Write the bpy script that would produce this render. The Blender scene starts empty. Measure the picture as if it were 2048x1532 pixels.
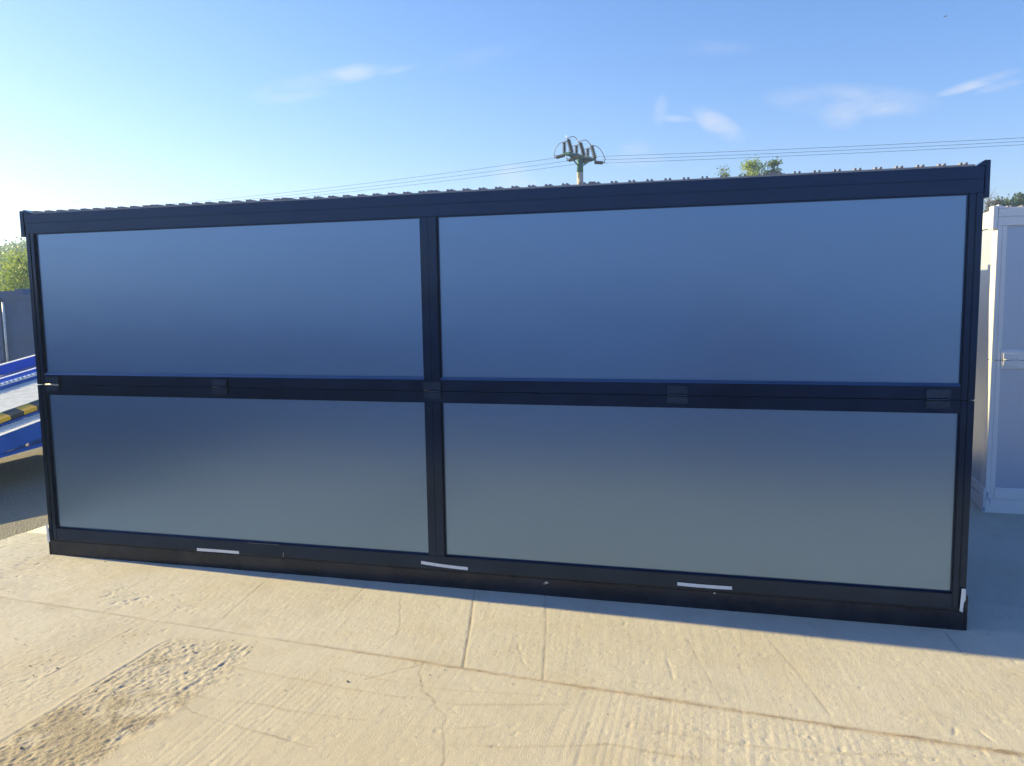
import bpy, bmesh, math, random
import numpy as np
from mathutils import Vector, Matrix
R = math.radians
rnd = random.Random(7)
sc = bpy.context.scene
col = sc.collection

# ------------------------------------------------------------------ camera
CAM = Vector((4.857, -4.769, 1.856)); YAW, PIT, ROL = 0.2689, 0.1080, -0.0160
F_PX = 1645.6
fw = Vector((-math.sin(YAW)*math.cos(PIT), math.cos(YAW)*math.cos(PIT), -math.sin(PIT)))
rt0 = Vector((math.cos(YAW), math.sin(YAW), 0)); up0 = rt0.cross(fw)
rt = math.cos(ROL)*rt0 + math.sin(ROL)*up0
up = -math.sin(ROL)*rt0 + math.cos(ROL)*up0
cd = bpy.data.cameras.new('camera'); cam = bpy.data.objects.new('camera', cd); col.objects.link(cam)
M4 = Matrix((( rt.x, up.x, -fw.x, CAM.x), (rt.y, up.y, -fw.y, CAM.y), (rt.z, up.z, -fw.z, CAM.z), (0, 0, 0, 1)))
cam.matrix_world = M4
cd.sensor_width = 36; cd.lens = F_PX/2048*36; cd.clip_start = 0.05; cd.clip_end = 3000
sc.camera = cam

# ------------------------------------------------------------------ light
SUN_EL = R(21.0)
SUN_DIR = Vector((-1.0, 0.0516, 0)).normalized()*math.cos(SUN_EL) + Vector((0, 0, math.sin(SUN_EL)))
sd = bpy.data.lights.new('sun', 'SUN'); sd.energy = 5.0; sd.angle = R(0.53); sd.color = (1.0, 0.80, 0.36)
sun = bpy.data.objects.new('sun', sd); col.objects.link(sun)
sun.rotation_euler = SUN_DIR.to_track_quat('Z', 'Y').to_euler()
sc.view_settings.view_transform = 'Standard'; sc.view_settings.look = 'None'
sc.view_settings.gamma = 1; sc.view_settings.exposure = 1.29

def direction(px, py):
    d = fw + rt*((px-1024)/F_PX) - up*((py-766)/F_PX)
    return d.normalized()

w = bpy.data.worlds.new('World'); sc.world = w; w.use_nodes = True
nt = w.node_tree; nt.nodes.clear()
def nn(t, kind, **kw):
    n = t.nodes.new(kind)
    for k, v in kw.items():
        setattr(n, k, v)
    return n
def mth(t, op, a, b=None, clamp=False):
    n = t.nodes.new('ShaderNodeMath'); n.operation = op; n.use_clamp = clamp
    for i, s in enumerate((a, b)):
        if s is None: continue
        if isinstance(s, (int, float)): n.inputs[i].default_value = s
        else: t.links.new(s, n.inputs[i])
    return n.outputs[0]
sky = nn(nt, 'ShaderNodeTexSky'); sky.sky_type = 'NISHITA'; sky.sun_disc = False
sky.sun_elevation = SUN_EL; sky.sun_rotation = math.atan2(SUN_DIR.x, SUN_DIR.y)
sky.altitude = 300; sky.air_density = 1.0; sky.dust_density = 0.6; sky.ozone_density = 2.5
geo = nn(nt, 'ShaderNodeNewGeometry')
tc = nn(nt, 'ShaderNodeTexCoord')
D = tc.outputs['Generated']
def dotc(vec):
    n = nt.nodes.new('ShaderNodeVectorMath'); n.operation = 'DOT_PRODUCT'
    nt.links.new(D, n.inputs[0]); n.inputs[1].default_value = vec
    return n.outputs['Value']
nz = nn(nt, 'ShaderNodeTexNoise'); nz.inputs['Scale'].default_value = 26; nz.inputs['Detail'].default_value = 6
nz.inputs['Roughness'].default_value = 0.62; nz.inputs['Distortion'].default_value = 0.6
mp = nn(nt, 'ShaderNodeMapping'); mp.inputs['Scale'].default_value = (0.7, 0.7, 2.0); mp.inputs['Rotation'].default_value = (0, R(12), 0)
nt.links.new(D, mp.inputs['Vector']); nt.links.new(mp.outputs[0], nz.inputs['Vector'])
wisps = [(650,157,100,11,-9,.5),(705,147,42,11,-8,.75),(795,139,32,5,-12,.45),(585,192,55,8,-8,.45),(533,181,30,6,-22,.35),
         (1700,202,115,20,2,.6),(1682,214,36,26,10,.7),(1775,219,48,8,-2,.6),(1436,249,46,14,28,.95),(1321,221,11,19,5,.7),(1345,237,34,5,2,.7),
         (1953,167,50,6,-19,1.0),(1998,173,28,5,-15,.6),(1022,348,30,15,0,.6),(1030,368,40,16,0,.45),(1268,298,26,14,0,.4),(1275,320,46,12,0,.35),(1425,96,70,9,0,.2),(960,112,90,12,-14,.12)]
acc = None
for (px, py, a, b, ang, s) in wisps:
    c = direction(px, py)
    t1 = rt - c*rt.dot(c); t1.normalize(); t2 = c.cross(t1)*-1
    t2 = up - c*up.dot(c) - t1*(up.dot(t1)); t2.normalize()
    ca, sa = math.cos(R(ang)), math.sin(R(ang))
    A = (t1*ca - t2*sa)/(a*1.35/F_PX); B = (t1*sa + t2*ca)/(b*1.6/F_PX)
    x = dotc(A); y = dotc(B)
    r2 = mth(nt, 'ADD', mth(nt, 'MULTIPLY', x, x), mth(nt, 'MULTIPLY', y, y))
    m = mth(nt, 'SUBTRACT', 1.0, r2, True)
    m = mth(nt, 'MULTIPLY', m, s*.82)
    m = mth(nt, 'MULTIPLY', m, mth(nt, 'GREATER_THAN', dotc(c), 0.5))
    acc = m if acc is None else mth(nt, 'MAXIMUM', acc, m)
mr = nn(nt, 'ShaderNodeMapRange'); mr.inputs['From Min'].default_value = 0.28; mr.inputs['From Max'].default_value = 0.78
nt.links.new(nz.outputs['Fac'], mr.inputs['Value'])
cl = mth(nt, 'MULTIPLY', acc, mr.outputs[0], True)
hs = nn(nt, 'ShaderNodeHueSaturation'); hs.inputs['Saturation'].default_value = 1.24
nt.links.new(sky.outputs[0], hs.inputs['Color'])
mx = nn(nt, 'ShaderNodeMix', data_type='RGBA'); nt.links.new(cl, mx.inputs['Factor'])
tn = nt.nodes.new('ShaderNodeVectorMath'); tn.operation = 'MULTIPLY'; nt.links.new(hs.outputs[0], tn.inputs[0]); tn.inputs[1].default_value = (1.03, .885, 1.02)
nt.links.new(tn.outputs[0], mx.inputs[6]); mx.inputs[7].default_value = (4.2, 4.1, 4.3, 1)
bg = nn(nt, 'ShaderNodeBackground'); bg.inputs['Strength'].default_value = 0.098
ow = nn(nt, 'ShaderNodeOutputWorld')
nt.links.new(mx.outputs[2], bg.inputs['Color']); nt.links.new(bg.outputs[0], ow.inputs['Surface'])

# ------------------------------------------------------------------ helpers
def tag(o, label=None, cat=None, group=None, kind=None):
    if label: o['label'] = label
    if cat: o['category'] = cat
    if group: o['group'] = group
    if kind: o['kind'] = kind
    return o
def empty(name, loc=(0, 0, 0), rz=0):
    o = bpy.data.objects.new(name, None); col.objects.link(o); o.location = loc; o.rotation_euler = (0, 0, rz)
    o.empty_display_size = 0.2
    return o
class MB:
    def __init__(s): s.v = []; s.f = []; s.sm = []
    def add(s, vs, fs, smooth=False):
        b = len(s.v); s.v += [tuple(q) for q in vs]; s.f += [tuple(i+b for i in q) for q in fs]; s.sm += [smooth]*len(fs)
        return s
    def box(s, x0, x1, y0, y1, z0, z1, c=0.0):
        if c > 0:
            c = min(c, (x1-x0)*.45, (y1-y0)*.45, (z1-z0)*.45)
            bm = bmesh.new(); bmesh.ops.create_cube(bm, size=1)
            for q in bm.verts: q.co = Vector(((x0+x1)/2+q.co.x*(x1-x0), (y0+y1)/2+q.co.y*(y1-y0), (z0+z1)/2+q.co.z*(z1-z0)))
            bmesh.ops.bevel(bm, geom=list(bm.edges), offset=c, segments=2, affect='EDGES')
            bm.verts.index_update()
            s.add([q.co for q in bm.verts], [[q.index for q in f.verts] for f in bm.faces]); bm.free()
            return s
        v = [(x, y, z) for z in (z0, z1) for y in (y0, y1) for x in (x0, x1)]
        return s.add(v, [(0, 2, 3, 1), (4, 5, 7, 6), (0, 1, 5, 4), (2, 6, 7, 3), (0, 4, 6, 2), (1, 3, 7, 5)])
    def prism(s, pts, y0, y1):          # pts in (x,z) extruded along y
        n = len(pts)
        v = [(x, y0, z) for x, z in pts] + [(x, y1, z) for x, z in pts]
        f = [tuple(range(n)), tuple(range(2*n-1, n-1, -1))] + [(i, i+n, (i+1) % n+n, (i+1) % n) for i in range(n)]
        return s.add(v, f)
    def slope(s, x0, x1, y0, y1, zf, z0, z1, kz=0.0):   # box sheared along y; kz lowers the +x side
        v = [(x, y, zf(y)+z-(kz if x == x1 else 0)) for z in (z0, z1) for y in (y0, y1) for x in (x0, x1)]
        return s.add(v, [(0, 2, 3, 1), (4, 5, 7, 6), (0, 1, 5, 4), (2, 6, 7, 3), (0, 4, 6, 2), (1, 3, 7, 5)])
    def tube(s, pts, rad, n=8, caps=True):
        pts = [Vector(q) for q in pts]; k = len(pts)
        rr = rad if isinstance(rad, (list, tuple)) else [rad]*k
        vs = []; 
        for i, p in enumerate(pts):
            d = (pts[min(i+1, k-1)] - pts[max(i-1, 0)]).normalized()
            a = Vector((0, 0, 1)) if abs(d.z) < .9 else Vector((1, 0, 0))
            e1 = d.cross(a).normalized(); e2 = d.cross(e1)
            for j in range(n):
                t = 2*math.pi*j/n
                vs.append(p + (e1*math.cos(t)+e2*math.sin(t))*rr[i])
        fs = [(i*n+j, i*n+(j+1) % n, (i+1)*n+(j+1) % n, (i+1)*n+j) for i in range(k-1) for j in range(n)]
        if caps: fs += [tuple(range(n-1, -1, -1)), tuple((k-1)*n+j for j in range(n))]
        return s.add(vs, fs, True)
    def build(s, name, mat, parent=None):
        me = bpy.data.meshes.new(name); me.from_pydata(s.v, [], s.f); me.update()
        me.polygons.foreach_set('use_smooth', s.sm)
        bm = bmesh.new(); bm.from_mesh(me); bmesh.ops.recalc_face_normals(bm, faces=bm.faces); bm.to_mesh(me); bm.free()
        if mat: me.materials.append(mat)
        o = bpy.data.objects.new(name, me); col.objects.link(o)
        if parent: o.parent = parent
        return o
def copy_tree(o, parent=None):
    c = o.copy(); col.objects.link(c); c.parent = parent
    for ch in [q for q in o.children]: copy_tree(ch, c)
    return c

# ------------------------------------------------------------------ materials
def mat(name, base, rough=0.5, metal=0.0, spec=0.5, var=0.15, vscale=3.0, bump=0.0, bscale=200.0, dirt=None, dscale=2.0, damt=0.3, rvar=0.0, coat=0.0, stretch=(1, 1, 1)):
    m = bpy.data.materials.new(name); m.use_nodes = True; t = m.node_tree
    b = t.nodes['Principled BSDF']; b.inputs['Metallic'].default_value = metal
    b.inputs['Specular IOR Level'].default_value = spec; b.inputs['Coat Weight'].default_value = coat
    c = nn(t, 'ShaderNodeTexCoord'); mpn = nn(t, 'ShaderNodeMapping'); mpn.inputs['Scale'].default_value = stretch
    t.links.new(c.outputs['Object'], mpn.inputs['Vector']); V = mpn.outputs[0]
    n1 = nn(t, 'ShaderNodeTexNoise'); n1.inputs['Scale'].default_value = vscale; n1.inputs['Detail'].default_value = 6
    t.links.new(V, n1.inputs['Vector'])
    r = nn(t, 'ShaderNodeMapRange'); t.links.new(n1.outputs['Fac'], r.inputs['Value'])
    r.inputs['From Min'].default_value = 0.3; r.inputs['From Max'].default_value = 0.7
    r.inputs['To Min'].default_value = 1-var; r.inputs['To Max'].default_value = 1+var
    vm = nn(t, 'ShaderNodeVectorMath', operation='SCALE'); vm.inputs[0].default_value = base; t.links.new(r.outputs[0], vm.inputs['Scale'])
    cc = vm.outputs[0]
    if dirt:
        n2 = nn(t, 'ShaderNodeTexNoise'); n2.inputs['Scale'].default_value = dscale; n2.inputs['Detail'].default_value = 9; n2.inputs['Roughness'].default_value = .65
        t.links.new(V, n2.inputs['Vector'])
        r2 = nn(t, 'ShaderNodeMapRange'); r2.inputs['From Min'].default_value = .48; r2.inputs['From Max'].default_value = .75; r2.inputs['To Max'].default_value = damt
        t.links.new(n2.outputs['Fac'], r2.inputs['Value'])
        mxx = nn(t, 'ShaderNodeMix', data_type='RGBA'); t.links.new(r2.outputs[0], mxx.inputs['Factor']); t.links.new(cc, mxx.inputs[6]); mxx.inputs[7].default_value = (*dirt, 1)
        cc = mxx.outputs[2]
    t.links.new(cc, b.inputs['Base Color'])
    if rvar > 0:
        r3 = nn(t, 'ShaderNodeMapRange'); r3.inputs['From Min'].default_value = .3; r3.inputs['From Max'].default_value = .7
        r3.inputs['To Min'].default_value = rough-rvar; r3.inputs['To Max'].default_value = rough+rvar
        t.links.new(n1.outputs['Fac'], r3.inputs['Value']); t.links.new(r3.outputs[0], b.inputs['Roughness'])
    else: b.inputs['Roughness'].default_value = rough
    if bump > 0:
        n3 = nn(t, 'ShaderNodeTexNoise'); n3.inputs['Scale'].default_value = bscale; n3.inputs['Detail'].default_value = 3
        t.links.new(V, n3.inputs['Vector'])
        bp = nn(t, 'ShaderNodeBump'); bp.inputs['Strength'].default_value = bump; bp.inputs['Distance'].default_value = 0.002
        t.links.new(n3.outputs['Fac'], bp.inputs['Height']); t.links.new(bp.outputs[0], b.inputs['Normal'])
    return m
M = {}
M['frame'] = mat('frame_paint', (.022, .036, .080), .20, metal=.9, spec=.5, var=.12, vscale=4, bump=.05, bscale=60, dirt=(.10, .09, .07), dscale=5, damt=.04, rvar=.05)
M['panel'] = mat('panel_coating', (.183, .284, .458), .285, metal=.95, spec=.5, var=.0, vscale=1.2, bump=.07, bscale=330)
def wavy(m, sc_, amt):
    t = m.node_tree; b = t.nodes['Principled BSDF']; c = nn(t, 'ShaderNodeTexCoord'); n = nn(t, 'ShaderNodeTexNoise'); n.inputs['Scale'].default_value = sc_; n.inputs['Detail'].default_value = 2
    t.links.new(c.outputs['Object'], n.inputs['Vector']); bp = nn(t, 'ShaderNodeBump'); bp.inputs['Strength'].default_value = 1; bp.inputs['Distance'].default_value = amt
    t.links.new(n.outputs['Fac'], bp.inputs['Height'])
    if b.inputs['Normal'].links: t.links.new(b.inputs['Normal'].links[0].from_socket, bp.inputs['Normal'])
    t.links.new(bp.outputs[0], b.inputs['Normal'])
wavy(M['panel'], 1.1, .0055)
M['base'] = mat('base_rail_paint', (.03, .035, .055), .3, metal=.7, spec=.5, var=.2, vscale=5, dirt=(.12, .10, .075), dscale=7, damt=.22, rvar=.06, bump=.06, bscale=50)
M['blackedge'] = mat('bare_sheet', (.34, .32, .33), .5, metal=.25, var=.12, vscale=9, dirt=(.2, .17, .14), dscale=12, damt=.4)
M['roof'] = mat('roof_sheet', (.25, .23, .25), .5, metal=.2, var=.12, vscale=9)
M['hinge'] = mat('hinge_paint', (.042, .060, .105), .26, metal=.85, var=.2, vscale=30, bump=.1, bscale=90)
M['pin'] = mat('hinge_pin', (.35, .34, .33), .35, metal=.8, var=.2, vscale=40)
M['sill'] = mat('sill_highlight', (.09, .14, .24), .3, metal=.9, var=.1)  # lighter than the frame, so the upper sills show a pale sky highlight
M['tape'] = mat('white_tape', (.80, .80, .80), .5, var=.04, vscale=20, bump=.1, bscale=60)
M['chip'] = mat('cream_filler', (.62, .58, .44), .8, var=.1, vscale=60)
M['wframe'] = mat('white_paint', (.78, .79, .82), .33, var=.04, vscale=3, dirt=(.45, .42, .38), dscale=3, damt=.2, rvar=.05)
M['wpanel'] = mat('pale_panel', (.42, .50, .65), .33, metal=.3, var=.03, vscale=2, dirt=(.4, .38, .35), dscale=2, damt=.15, bump=.08, bscale=330)
M['bluemark'] = mat('blue_scuff', (.05, .22, .50), .5, var=.2, vscale=30)
M['blue'] = mat('ramp_blue_paint', (.004, .105, .62), .38, var=.12, vscale=3, dirt=(.12, .10, .09), dscale=6, damt=.25, rvar=.06)
M['galv'] = mat('galvanised_steel', (.80, .82, .84), .45, metal=.1, var=.15, vscale=12)
M['yellow'] = mat('hazard_yellow', (.90, .50, .03), .5, var=.08, vscale=10, dirt=(.2, .15, .08), dscale=20, damt=.3)
M['black'] = mat('hazard_black', (.03, .03, .035), .5, var=.2, vscale=10)
M['lowgrey'] = mat('slate_container_paint', (.018, .085, .26), .45, var=.15, vscale=2, dirt=(.06, .08, .12), dscale=3, damt=.3)
M['concpole'] = mat('pole_concrete', (.42, .39, .35), .85, var=.12, vscale=4, bump=.3, bscale=60)
M['teal'] = mat('green_steel', (.012, .12, .11), .5, var=.2, vscale=5)
M['porc'] = mat('brown_porcelain', (.016, .010, .018), .3, var=.15, vscale=10)
M['wire'] = mat('wire_metal', (.10, .10, .11), .5, metal=.5, var=.1)
M['whitecap'] = mat('white_cap', (.8, .8, .8), .4, var=.03)
M['bark'] = mat('bark', (.10, .075, .055), .9, var=.3, vscale=6, bump=.5, bscale=30)
M['greybark'] = mat('grey_bark', (.16, .14, .12), .9, var=.3, vscale=6, bump=.5, bscale=30)
def hazard():
    m = M['yellow']; t = m.node_tree; b = t.nodes['Principled BSDF']; src = b.inputs['Base Color'].links[0].from_socket
    o = nn(t, 'ShaderNodeTexCoord'); sp = nn(t, 'ShaderNodeSeparateXYZ'); t.links.new(o.outputs['Object'], sp.inputs[0])
    n = mth(t, 'GREATER_THAN', mth(t, 'FRACT', mth(t, 'DIVIDE', mth(t, 'ADD', sp.outputs['Y'], 20-2.127-.04), .344)), .5)
    mx_ = nn(t, 'ShaderNodeMix', data_type='RGBA'); t.links.new(n, mx_.inputs['Factor']); mx_.inputs[6].default_value = (.03, .03, .035, 1); t.links.new(src, mx_.inputs[7])
    t.links.new(mx_.outputs[2], b.inputs['Base Color'])
hazard()
def leafmat(name, c1, c2):
    m = bpy.data.materials.new(name); m.use_nodes = True; t = m.node_tree; b = t.nodes['Principled BSDF']
    o = nn(t, 'ShaderNodeTexCoord'); n = nn(t, 'ShaderNodeTexNoise'); n.inputs['Scale'].default_value = 1.1; n.inputs['Detail'].default_value = 5
    t.links.new(o.outputs['Object'], n.inputs['Vector'])
    r = nn(t, 'ShaderNodeValToRGB'); r.color_ramp.elements[0].position = .35; r.color_ramp.elements[1].position = .65
    r.color_ramp.elements[0].color = (*c1, 1); r.color_ramp.elements[1].color = (*c2, 1)
    t.links.new(n.outputs['Fac'], r.inputs['Fac']); t.links.new(r.outputs[0], b.inputs['Base Color'])
    b.inputs['Roughness'].default_value = .55
    tr = nn(t, 'ShaderNodeBsdfTranslucent'); t.links.new(r.outputs[0], tr.inputs['Color'])
    ms = nn(t, 'ShaderNodeMixShader'); ms.inputs[0].default_value = .4
    t.links.new(b.outputs[0], ms.inputs[1]); t.links.new(tr.outputs[0], ms.inputs[2])
    t.links.new(ms.outputs[0], t.nodes['Material Output'].inputs['Surface'])
    return m
M['leaf_yellow'] = leafmat('spring_leaf', (.18, .28, .06), (.40, .50, .13))
M['leaf_green'] = leafmat('green_leaf', (.08, .14, .04), (.22, .28, .07))
M['needle'] = leafmat('pine_needle', (.05, .10, .04), (.12, .17, .06))

# ------------------------------------------------------------------ ground
def vnoise(x, y, seed):
    r = np.random.RandomState(seed); G = r.rand(256, 256)
    xi = np.floor(x).astype(int); yi = np.floor(y).astype(int); fx = x-xi; fy = y-yi
    fx = fx*fx*(3-2*fx); fy = fy*fy*(3-2*fy)
    a = G[xi % 256, yi % 256]; b = G[(xi+1) % 256, yi % 256]; c = G[xi % 256, (yi+1) % 256]; d = G[(xi+1) % 256, (yi+1) % 256]
    return (a*(1-fx)+b*fx)*(1-fy)+(c*(1-fx)+d*fx)*fy-.5
def fbm(x, y, s, seed, o=4, g=.5):
    t = 0; a = 1.0
    for i in range(o):
        t = t + a*vnoise(x*s*(2.03**i)+17.3*i, y*s*(2.03**i)+5.1*i, seed+i); a *= g
    return t
def sstep(a, b, x):
    t = np.clip((x-a)/(b-a), 0, 1); return t*t*(3-2*t)
def segdist(X, Y, pts):
    d = np.full(X.shape, 9.0)
    for (x0, y0), (x1, y1) in zip(pts[:-1], pts[1:]):
        dx, dy = x1-x0, y1-y0; L = dx*dx+dy*dy
        t = np.clip(((X-x0)*dx+(Y-y0)*dy)/L, 0, 1)
        d = np.minimum(d, np.hypot(X-x0-t*dx, Y-y0-t*dy))
    return d
GX0, GX1, GY0, GY1, ST = -0.68, 7.2, -2.75, 0.45, 0.0065
nx = int(round((GX1-GX0)/ST))+1; ny = int(round((GY1-GY0)/ST))+1
X, Y = np.meshgrid(np.linspace(GX0, GX1, nx), np.linspace(GY0, GY1, ny), indexing='xy')
joint_y = -.774-(X-.368)*.085 + .004*fbm(X, Y*0, 1.5, 3)
dj = Y-joint_y                                     # >0 : rear slab strip
front = sstep(.004, -.004, dj); rear = 1-front
h = fbm(X, Y, 2.2, 11, 3)*.0022 + fbm(X, Y, 34, 21, 3)*.0008
# raked lines of the front slab, running away from the container
xw = X + .02*fbm(X, Y, 1.3, 31, 2) + .06*(Y+1.5)*sstep(3.8, 5.2, X)*.6
rk = np.abs(((xw*1/.034) % 1)-.5)*2
rk2 = fbm(xw*1.0, Y*.03, 42, 41, 3)
rmask = sstep(2.45, 2.75, X)*(.35+.65*sstep(-.1, .25, fbm(X, Y, 1.1, 51, 3)))
h += front*rmask*(-.0007*np.clip(1-rk*2.2, 0, 1) + .0014*rk2)
h += rear*(.0006*fbm(X+.15*Y, Y*.05, 60, 61, 3))*sstep(.5, 1.5, X)
h += rear*(.0035*fbm(X*.3+.5*Y, Y*1.4, 30, 66, 3))*sstep(1.4, -.2, X)
# worn strip and general scaling
pl_, pr_ = 1.86+.03*(Y+1.1)*-0, 2.43+.06*fbm(X*0+3, Y, 3, 71, 2)
pw_ = .05*fbm(X, Y, 7, 75, 3)
patch = sstep(pl_-.02, pl_+.03, X+.5*pw_)*sstep(pr_+.07, pr_-.06, X+pw_)*sstep(-1.00, -1.13, Y+pw_)
patch2 = patch*sstep(-.32, .15, fbm(X, Y, 5, 81, 3)+.25)
agg = fbm(X, Y*.8, 52, 91, 2, .8)+.35*fbm(X, Y, 14, 95, 2)
h += patch*(-.0010 + .0056*np.maximum(agg, -.35)*(.4+.6*patch2))
leftr = front*sstep(1.9, 1.7, X)
h += leftr*.0018*fbm(X, Y, 62, 101, 2)*(.5+.9*np.clip(fbm(X, Y, 2.4, 111, 3)+.4, 0, 1))
for x_, y_, dep, wd in ((1.868, -1.09, .0024, .007), (2.335, -1.05, .0018, .006), (1.565, -1.0, .0013, .006)):
    xl = x_+.008*fbm(X*0, Y, 9, int(x_*50), 2)+(.035*(Y+1.5) if x_ > 2 else 0)
    h -= dep*np.exp(-((X-xl)/wd)**2)*sstep(y_+.02, y_-.02, Y)*np.clip(.7+1.5*fbm(X, Y, 18, 5, 3), 0, 2)
    h += .5*dep*np.exp(-((X-xl+.02)/.012)**2)*sstep(y_+.02, y_-.02, Y)
pocks = np.clip(fbm(X, Y, 46, 131, 2)-.30, 0, 1)
rough_a = np.exp(-(((X-5.25)/.45)**2+((Y+1.42)/.14)**2)) + .9*np.exp(-(((X-4.5)/.35)**2+((Y+1.03)/.05)**2)) + .6*front*sstep(4.2, 4.6, X)
h -= .009*pocks*np.clip(rough_a, 0, 1) ; h += .0016*np.clip(rough_a, 0, 1)*fbm(X, Y, 52, 141, 3)
sc_l = rear*np.exp(-(((X-1.35)/.5)**2+((Y+.62)/.16)**2)) + .6*rear*sstep(.9, -.2, X)
h -= .016*sc_l*np.clip(fbm(X, Y*1.5, 22, 151, 3)-.18, 0, 1)
h -= .007*np.clip(fbm(X, Y, 30, 161, 2)-.37, 0, 1)
# joint
thin = np.exp(-(dj/.0055)**2)
wide = sstep(2.5, 3.3, X)*np.exp(-((dj+.010+.004*fbm(X, Y*0, 9, 170, 3))/(.015+.006*fbm(X, Y*0, 3, 172, 2)))**2)*(.9+.7*fbm(X, Y, 9, 171, 3))
h += rear*.004 - .009*thin*(.6+.6*fbm(X, Y*0, 7, 173, 3)) + .0035*wide
dark = 0
h -= .004*wide*np.clip(fbm(X*.25, Y*2, 60, 175, 3), 0, 1)
# saw cuts in the rear strip
dark = .75*np.clip(fbm(X*.22, Y*1.5, 60, 179, 3)*3-.25, 0, 1)*wide
dark = dark+.6*np.exp(-(dj/.0045)**2)*np.clip(.7+1.4*fbm(X, Y*0, 5, 177, 4), 0, 1)
for p, dep in (([(1.84, .1), (1.985, -.757)], .0016), ([(3.25, .1), (3.43, -.56), (3.553, -1.045)], .0028), ([(3.71, .1), (3.847, -.462), (3.972, -1.08)], .0018),
               ([(4.62, -.45), (4.694, -.713), (4.817, -1.112)], .0012), ([(5.05, -.40), (5.142, -.661), (5.271, -1.117)], .0012), ([(5.955, -.05), (5.975, -.29)], .003), ([(2.55, .1), (2.62, -.5)], .0015)):
    e = np.exp(-(segdist(X, Y, p)/.0055)**2)*(.55+.9*np.clip(fbm(X, Y, 8, 181, 2)+.3, 0, 1)); h -= dep*e; dark = np.maximum(dark, e*min(.8, dep/.0035))
for p in ([(2.877, -.233), (2.964, -.464), (3.038, -.626), (3.071, -.762), (3.052, -.858), (3.057, -.945)],
          [(3.34, -1.02), (3.362, -1.154), (3.447, -1.314), (3.524, -1.381), (3.567, -1.451), (3.629, -1.499), (3.653, -1.598), (3.708, -1.737), (3.75, -1.85), (3.73, -2.2)],
          [(3.34, -1.06), (3.22, -1.18), (3.13, -1.27)], [(2.3, -1.6), (2.5, -1.75), (2.9, -1.83), (3.2, -1.88)]):
    Xc = X+.010*fbm(X, Y, 16, 191, 3); Yc = Y+.010*fbm(X, Y, 16, 195, 3)
    e = np.exp(-(segdist(Xc, Yc, p)/.0042)**2); h -= .0010*e; dark = np.maximum(dark, e*.60*(.5+np.clip(fbm(X, Y, 6, 197, 2)+.3, 0, 1)))
for p in ([(3.745, -.673), (3.768, -.777), (3.796, -.813), (3.825, -.908), (3.89, -.99)], [(4.526, -.702), (4.562, -.831), (4.583, -.954)],
          [(5.748, -1.161), (5.764, -1.079), (5.825, -1.037), (5.844, -1.086), (5.885, -1.177)], [(5.871, -.752), (5.906, -.673)], [(5.369, -1.159), (5.396, -1.144)]):
    e = np.exp(-(segdist(X, Y, p)/.006)**2); h -= .0028*e*np.clip(.5+1.6*fbm(X, Y, 25, 201, 2), 0, 1.3)
stain = np.zeros_like(X)
for p, a in (([(2.3, -1.28), (3.1, -1.38), (3.625, -1.405), (4.141, -1.297)], .5), ([(2.4, -1.6), (3.226, -1.635), (3.622, -1.62), (3.833, -1.554)], .7), ([(3.702, -1.752), (4.1, -1.66), (4.356, -1.579), (4.728, -1.591)], .8),
             ([(2.9, -1.2), (3.5, -1.28), (4.0, -1.24)], .35), ([(4.4, -1.42), (5.0, -1.44), (5.7, -1.36)], .4)):
    Yc = Y+.03*fbm(X, Y, 4, 211, 3)
    stain = np.maximum(stain, a*np.exp(-(segdist(X, Yc, p)/.009)**2)*np.clip(.7+1.2*fbm(X, Y, 5, 215, 3), 0, 1))
grey = front*sstep(2.0, 1.2, X)*np.clip(.45+1.6*fbm(X, Y*.7, 2.6, 231, 4), 0, 1)+.5*rear*sstep(1.6, .2, X)*np.clip(.3+1.5*fbm(X, Y, 3, 235, 4), 0, 1)
patchcol = np.clip(patch*(.75+1.0*fbm(X, Y, 9, 221, 4))*(.65+.6*sstep(-1.2, -2.2, Y)), 0, 1)
sand = np.clip(wide*.9+.35*np.exp(-((dj+.004)/.008)**2), 0, 1)
edge = sstep(0, .05, X-GX0)*sstep(0, .08, GX1-X)*sstep(0, .08, Y-GY0)*sstep(0, .08, GY1-Y)
edge = np.minimum(sstep(0, .08, GX1-X), np.minimum(sstep(0, .08, Y-GY0), sstep(0, .08, GY1-Y)))
h = h*edge
nv = nx*ny
co = np.empty((nv+16, 3), np.float32); co[:nv, 0] = X.ravel(); co[:nv, 1] = Y.ravel(); co[:nv, 2] = h.ravel()
# ring of large slabs around the fine area
EX, EY0, EY1 = 26.0, -30.0, 14.0
ring = [(GX0, EY0, 0), (EX, EY0, 0), (EX, EY1, 0), (GX0, EY1, 0), (GX0, GY0, 0), (GX1, GY0, 0), (GX1, GY1, 0), (GX0, GY1, 0),
        (GX0, EY0, -.2), (GX0, GY0, -.2), (GX0, GY1, -.2), (GX0, EY1, -.2), (GX1, EY0, 0), (GX1, EY1, 0), (EX, GY0, 0), (EX, GY1, 0)]
co[nv:] = ring
ii = (np.arange(ny-1)[:, None]*nx+np.arange(nx-1)[None, :]).ravel()
q = np.stack([ii, ii+1, ii+nx+1, ii+nx], 1)
b = nv
lv = lambda j, i: j*nx+i
rq = [(b+0, b+12, b+5, b+4), (b+12, b+1, b+14, b+5), (b+5, b+14, b+15, b+6), (b+6, b+15, b+2, b+13), (b+7, b+6, b+13, b+3),
      (b+8, b+0, b+4, b+9), (b+10, b+7, b+3, b+11)]
iv = np.arange(ny-1)*nx
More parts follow.
